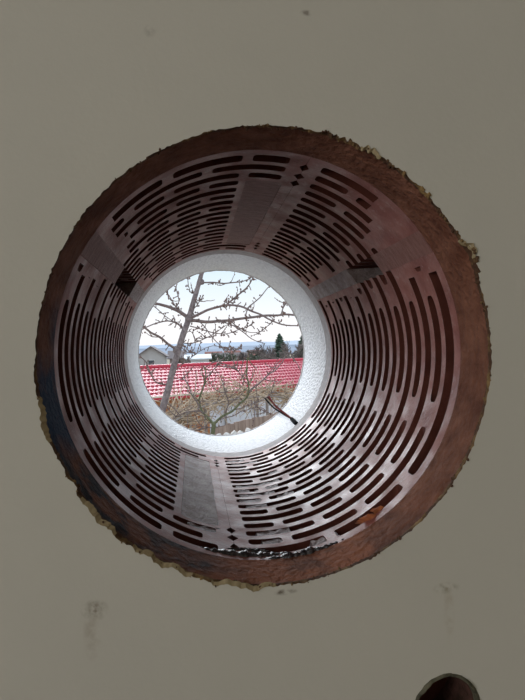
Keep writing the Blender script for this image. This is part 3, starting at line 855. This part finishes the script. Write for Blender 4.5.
def conifer(px, top, Y, wpx, label):
    t = at(px, top, Y); z0 = gz(Y) - .3; s = Y / FPX; H = t.z - z0; wr = wpx * s / 2
    e_ = empty('conifer', Vector((t.x, Y, z0)), label, 'tree', 'conifers beyond the red roof')
    bm = bmesh.new(); tube(bm, [(t.x, Y, z0), (t.x, Y, t.z - .1)], [.14, .02], 6); build('trunk', bm, m_bark, e_)
    bm = bmesh.new(); N = 420
    for q in range(N):
        u = (q + rnd.random()) / N; z = t.z - u ** 1.1 * (H - .7); r = wr * (.06 + .94 * u ** .8) * rnd.uniform(.6, 1.15); a = rnd.random() * 2 * PI
        dr = Vector((math.cos(a), math.sin(a), -.22)); sd = Vector((-math.sin(a), math.cos(a), 0)); p = Vector((t.x, Y, z)); wd = r * .26 + .05
        v = [bm.verts.new(x) for x in (p, p + dr * r * .5 + sd * wd, p + dr * r + Vector((0, 0, .08)), p + dr * r * .5 - sd * wd, p + dr * r * .5 + Vector((0, 0, .12)), p + dr * r * .5 - Vector((0, 0, .10)))]
        for f in ((0, 1, 4), (1, 2, 4), (2, 3, 4), (3, 0, 4), (1, 0, 5), (2, 1, 5), (3, 2, 5), (0, 3, 5)): bm.faces.new([v[i] for i in f])
    tag(build('foliage', bm, m_con, e_, recalc=False), kind='stuff')


conifer(279.5, 334, 62, 34, 'slim dark green conifer behind the red roof')
conifer(304, 333, 55, 40, 'broad dark green conifer at the right edge of the hole')


def bare(px, top, Y, wpx, label, mm=m_bare, seed=1):
    t = at(px, top, Y); z0 = gz(Y) - .2; s = Y / FPX; H = t.z - z0; rg = random.Random(seed)
    e_ = empty('bare_tree', Vector((t.x, Y, z0)), label, 'tree', 'leafless trees beyond the red roof')
    tk = bmesh.new(); b0 = Vector((t.x, Y, z0)); hh = H * .45
    tube(tk, [b0, b0 + Vector((.05, 0, hh * .5)), b0 + Vector((0, .05, hh))], [H * .030, H * .024, H * .018], 6); build('trunk', tk, m_bark, e_)
    bm = bmesh.new()

    def grow(p, d, l, r, lev):
        q = p + d * l; tube(bm, [p, p + d * l * .5 + Vector((rg.gauss(0, 1), rg.gauss(0, 1), 0)) * l * .05, q], [r, r * .85, r * .75], 3, cap=False)
        if lev:
            for k in range(4 if lev > 1 else 5):
                nd = (d + Vector((rg.gauss(0, .5) * max(1, wpx * s / H), rg.gauss(0, .5), rg.gauss(.1, .4)))).normalized(); grow(p + d * l * rg.uniform(.35, 1), nd, l * rg.uniform(.55, .8), r * .72, lev - 1)
    for k in range(5):
        a = rg.random() * 2 * PI; grow(b0 + Vector((0, 0, hh * rg.uniform(.5, 1))), Vector((math.cos(a) * .6, math.sin(a) * .6, 1)).normalized(), H * .22, max(H * .012, .75 * s), 3)
    zt = max(v.co.z for v in bm.verts); xs = sorted(v.co.x - t.x for v in bm.verts); xw = (xs[int(len(xs) * .95)] - xs[int(len(xs) * .05)])
    fz, fx = (t.z - z0) / (zt - z0), wpx * s / xw
    for v in bm.verts: v.co = Vector((t.x + (v.co.x - t.x) * fx, Y + (v.co.y - Y) * fx, z0 + (v.co.z - z0) * fz))
    tag(build('crown', bm, mm, e_, recalc=False), kind='stuff')


for i, (px, top, Y, w, mm, lb) in enumerate(((265, 342, 58, 18, m_bare, 'grey leafless tree left of the slim conifer'), (291, 340, 50, 18, m_bare, 'brownish leafless tree between the two conifers'),
                                             (246, 349, 90, 16, m_bare, 'small leafless tree amid the distant houses'), (228, 351, 75, 16, m_shrub, 'low leafless tree behind the middle of the red roof'),
                                             (182, 350, 60, 12, m_bare, 'dark leafless tree tucked behind the leaning trunk'), (211, 352, 120, 12, m_shrub, 'tiny leafless tree beside the low white house'),
                                             (275, 347, 46, 20, m_bare, 'spreading leafless tree in front of the slim conifer'), (256, 350, 70, 14, m_shrub, 'greenish leafless tree above the roof ridge'))):
    bare(px, top, Y, w, lb, mm, 11 + i)


def bush(px, top, Y, wpx, label, seed):
    t = at(px, top, Y); s = Y / FPX; z0 = gz(Y) - .2; rg = random.Random(seed); w = wpx * s
    e_ = empty('bush', Vector((t.x, Y, z0)), label, 'bush', 'bushes between the distant houses'); bm = bmesh.new()
    for q in range(260):
        p = Vector((t.x + rg.gauss(0, w * .28), Y + rg.gauss(0, w * .25), z0 + (t.z - z0) * rg.random() ** .7 * (1 - .3 * abs(rg.gauss(0, .5)))))
        ico(bm, p, rg.uniform(.08, .2) * max(.5, w / 4), (1, 1, .7), 1, .9, seed=q)
    tag(build('foliage', bm, m_shrub, e_, recalc=False), kind='stuff')


for i, (px, top, Y, w, lb) in enumerate(((236, 358, 60, 12, 'dark low bush behind the roof ridge at mid view'), (262, 356, 50, 12, 'dark bush at the foot of the grey leafless tree'), (285, 355, 48, 16, 'dark bush below the slim conifer'), (218, 360, 62, 9, 'small bush right of the low white house'))):
    bush(px, top, Y, w, lb, 40 + i)
